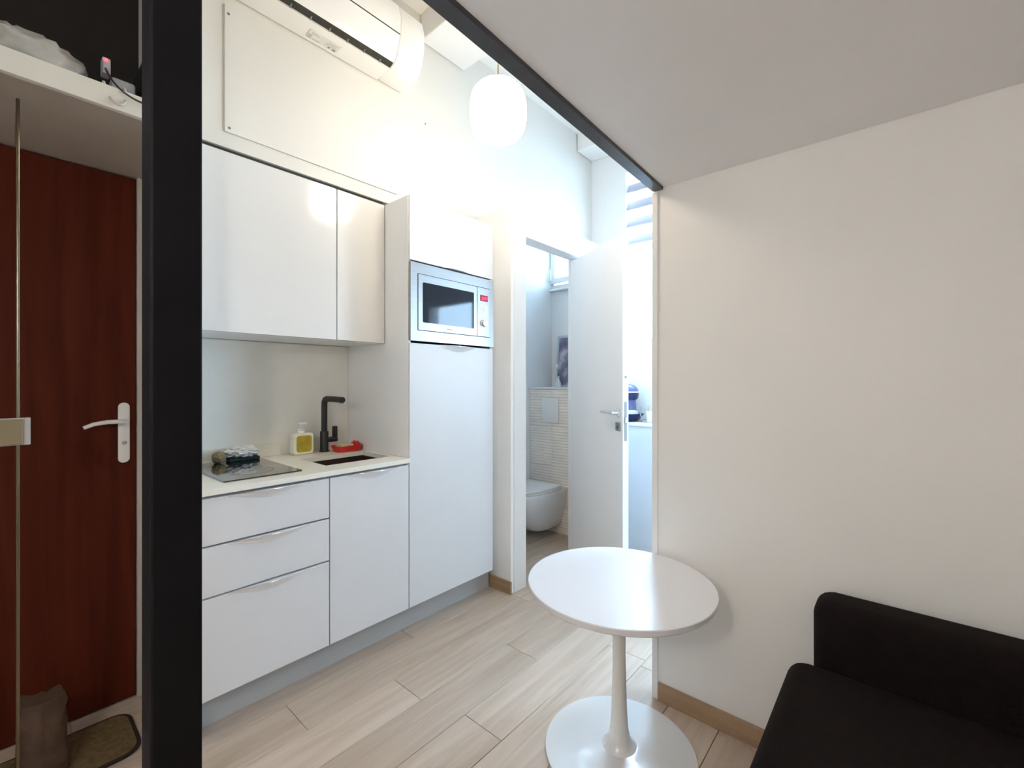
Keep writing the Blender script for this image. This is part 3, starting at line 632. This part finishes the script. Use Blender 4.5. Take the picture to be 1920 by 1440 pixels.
tl = thing('toilet', (-2.262, 2.85, 0.07), 'white wall-hung toilet with its lid down', 'toilet')
def dsec(z, yf, hw, yb=3.0985, cx=-2.262, n=12, sw=0.5):
    ym = yb-(yb-yf)*sw; pts = [(cx-hw, yb, z), (cx-hw, (yb+ym)/2, z)]
    for i in range(n+1):
        a = math.pi*i/n
        pts.append((cx-hw*math.cos(a), ym-(ym-yf)*math.sin(a)**0.9 if math.sin(a) > 0 else ym, z))
    pts += [(cx+hw, (yb+ym)/2, z), (cx+hw, yb, z)]
    return pts
G().loft([dsec(0.07, 2.84, 0.085), dsec(0.085, 2.80, 0.105), dsec(0.16, 2.73, 0.128), dsec(0.25, 2.65, 0.150), dsec(0.32, 2.60, 0.166), dsec(0.37, 2.575, 0.178), dsec(0.395, 2.57, 0.181), dsec(0.403, 2.575, 0.178)]).mk('bowl', ceramic, tl, True, 50)
def lid(z, g_): return dsec(z, 2.572+g_, 0.176-g_, 3.02-g_, sw=0.42)
G().loft([lid(0.4035, 0.006), lid(0.408, 0.0), lid(0.418, 0.0), lid(0.4205, 0.004)]).mk('seat', plastic_white, tl, True, 50)
G().loft([lid(0.423, 0.005), lid(0.426, 0.0), lid(0.436, 0.001), lid(0.441, 0.010)]).mk('seat_lid', plastic_white, tl, True, 50)
for x in (-2.33, -2.194): G().tube([(x-0.022, 3.03, 0.420), (x+0.022, 3.03, 0.420)], 0.012, 12).mk('hinge', chrome, tl, True)
# picture and little vase on the ledge
pf = thing('framed_picture', (-2.27, 3.39, 1.228), 'grey framed picture leaning on the toilet ledge', 'picture')
def lean(co): return (co.x, co.y+(co.z-1.2285)*0.10, co.z)
def lbox(x0, x1, y0, y1, z0, z1): return G().box(x0, x1, y0, y1, z0, z1).xf(lean)
for a in ((-2.402, -2.382, 1.2285, 1.70), (-2.12, -2.10, 1.2285, 1.70), (-2.382, -2.12, 1.2285, 1.2485), (-2.382, -2.12, 1.68, 1.70)):
    lbox(a[0], a[1], 3.362, 3.382, a[2], a[3]).mk('frame', frame_blue, pf)
m = bpy.data.materials.new('lilac grey print'); m.use_nodes = True; nt = m.node_tree; b = nt.nodes['Principled BSDF']; b.inputs['Roughness'].default_value = 0.2
tc = nt.nodes.new('ShaderNodeTexCoord'); n_ = nt.nodes.new('ShaderNodeTexNoise'); n_.inputs['Scale'].default_value = 7.5; n_.inputs['Detail'].default_value = 3
nt.links.new(tc.outputs['Object'], n_.inputs['Vector']); r_ = nt.nodes.new('ShaderNodeValToRGB')
for e_, (p_, c_) in zip([r_.color_ramp.elements[0], r_.color_ramp.elements[1], r_.color_ramp.elements.new(0.5), r_.color_ramp.elements.new(0.6)], ((0.3, (0.10, 0.11, 0.18)), (0.8, (0.72, 0.72, 0.76)), (0.5, (0.24, 0.23, 0.33)), (0.6, (0.5, 0.48, 0.56)))):
    e_.position = p_; e_.color = (*c_, 1)
nt.links.new(n_.outputs['Fac'], r_.inputs['Fac']); nt.links.new(r_.outputs['Color'], b.inputs['Base Color'])
lbox(-2.382, -2.12, 3.370, 3.380, 1.2485, 1.68).mk('print', m, pf)
tag(G().box(-2.432, -2.404, 3.385, 3.40, 1.2285, 1.48, 0.001).xf(lambda c: (c.x, c.y+(c.z-1.2285)*0.08, c.z)).mk('white_board', paper), 'slim white board standing behind the framed picture', 'board')
vs = tag(G().lathe([(0.028, 0), (0.031, 0.006), (0.030, 0.03), (0.018, 0.062), (0.011, 0.078), (0.012, 0.092), (0.016, 0.098), (0.012, 0.097), (0.009, 0.08)], (-2.315, 3.29, 1.2285), 24).mk('small_vase', M('pale vase glaze', (0.66, 0.70, 0.70), 0.3), None, True), 'little pale flask-shaped vase in front of the framed picture', 'vase')
wire = thing('white_brush', (-2.355, 3.33, 1.2285), 'slim white brush standing up beside the small vase', 'brush')
G().lathe([(0.007, 0.0), (0.006, 0.02), (0.0045, 0.14), (0.0045, 0.17)], (-2.358, 3.325, 1.2285), 12).mk('stick', plastic_white, wire, True)
G().lathe([(0.0045, 0.165), (0.016, 0.175), (0.019, 0.19), (0.014, 0.205), (0.002, 0.21)], (-2.352, 3.325, 1.2285), 16).mk('head', plastic_white, wire, True)

# ---------------------------------------------------------------- on the stone sill
Z = 0.9722
cm = thing('coffee_machine', (-1.60, 3.25, Z), 'navy capsule coffee machine on the stone sill', 'coffee machine')
CX = -1.62; CY = 3.24
G().lathe([(0.075, 0), (0.085, 0.004), (0.13, 0.055), (0.128, 0.06), (0.10, 0.058), (0.0005, 0.057)], (CX, CY, Z), 40).mk('base_tray', navy, cm, True, 40)
G().lathe([(0.085, 0.0575), (0.08, 0.075), (0.06, 0.085), (0.0005, 0.088)], (CX, CY, Z), 32).mk('drip_plate', plastic_white, cm, True, 40)
G().lathe([(0.062, 0.08), (0.058, 0.16), (0.060, 0.17)], (CX, CY+0.02, Z), 28).mk('column', navy_light, cm, True)
G().lathe([(0.07, 0.165), (0.083, 0.175), (0.088, 0.205), (0.088, 0.218)], (CX, CY, Z), 32).mk('brew_head', navy, cm, True)
G().lathe([(0.089, 0.2185), (0.096, 0.221), (0.096, 0.226), (0.089, 0.229)], (CX, CY, Z), 32).mk('ring', plastic_white, cm, True)
G().lathe([(0.086, 0.2295), (0.080, 0.25), (0.055, 0.275), (0.03, 0.285), (0.0005, 0.287)], (CX, CY, Z), 32).mk('dome', navy_light, cm, True)
cup = thing('white_cup', (-1.42, 3.2, Z), 'white cup of stirrers on the stone sill', 'cup')
G().lathe([(0.022, 0), (0.026, 0.003), (0.034, 0.085), (0.0325, 0.085), (0.024, 0.006), (0.0005, 0.005)], (-1.42, 3.22, Z), 28).mk('cup', plastic_white, cup, True, 50)
for k, (dx, dy) in enumerate(((-0.012, 0.0), (0.004, 0.012), (0.012, -0.008), (-0.004, -0.012))):
    G().tube([(-1.42+dx*0.6, 3.22+dy*0.6, Z+0.008), (-1.42+dx*1.7, 3.22+dy*1.7, Z+0.125-0.006*k)], 0.003, 6).mk('stirrer', stick_m, cup)
tag(G().tube([(-1.475, 3.19, Z+0.002), (-1.478, 3.19, Z+0.03), (-1.488, 3.19, Z+0.06), (-1.494, 3.19, Z+0.09), (-1.490, 3.19, Z+0.115)], 0.004, 8).mk('spoon', M('grey blue metal', (0.35, 0.40, 0.47), 0.3, metal=0.6), None, True), 'thin curved grey spoon upright between machine and cup', 'spoon')
tag(G().lathe([(0.020, 0), (0.023, 0.002), (0.026, 0.05), (0.0248, 0.05), (0.0215, 0.005), (0.0005, 0.004)], (-1.355, 3.20, Z), 24).mk('small_glass', drink_glass, None, True, 50), 'small clear glass next to the white cup', 'glass')
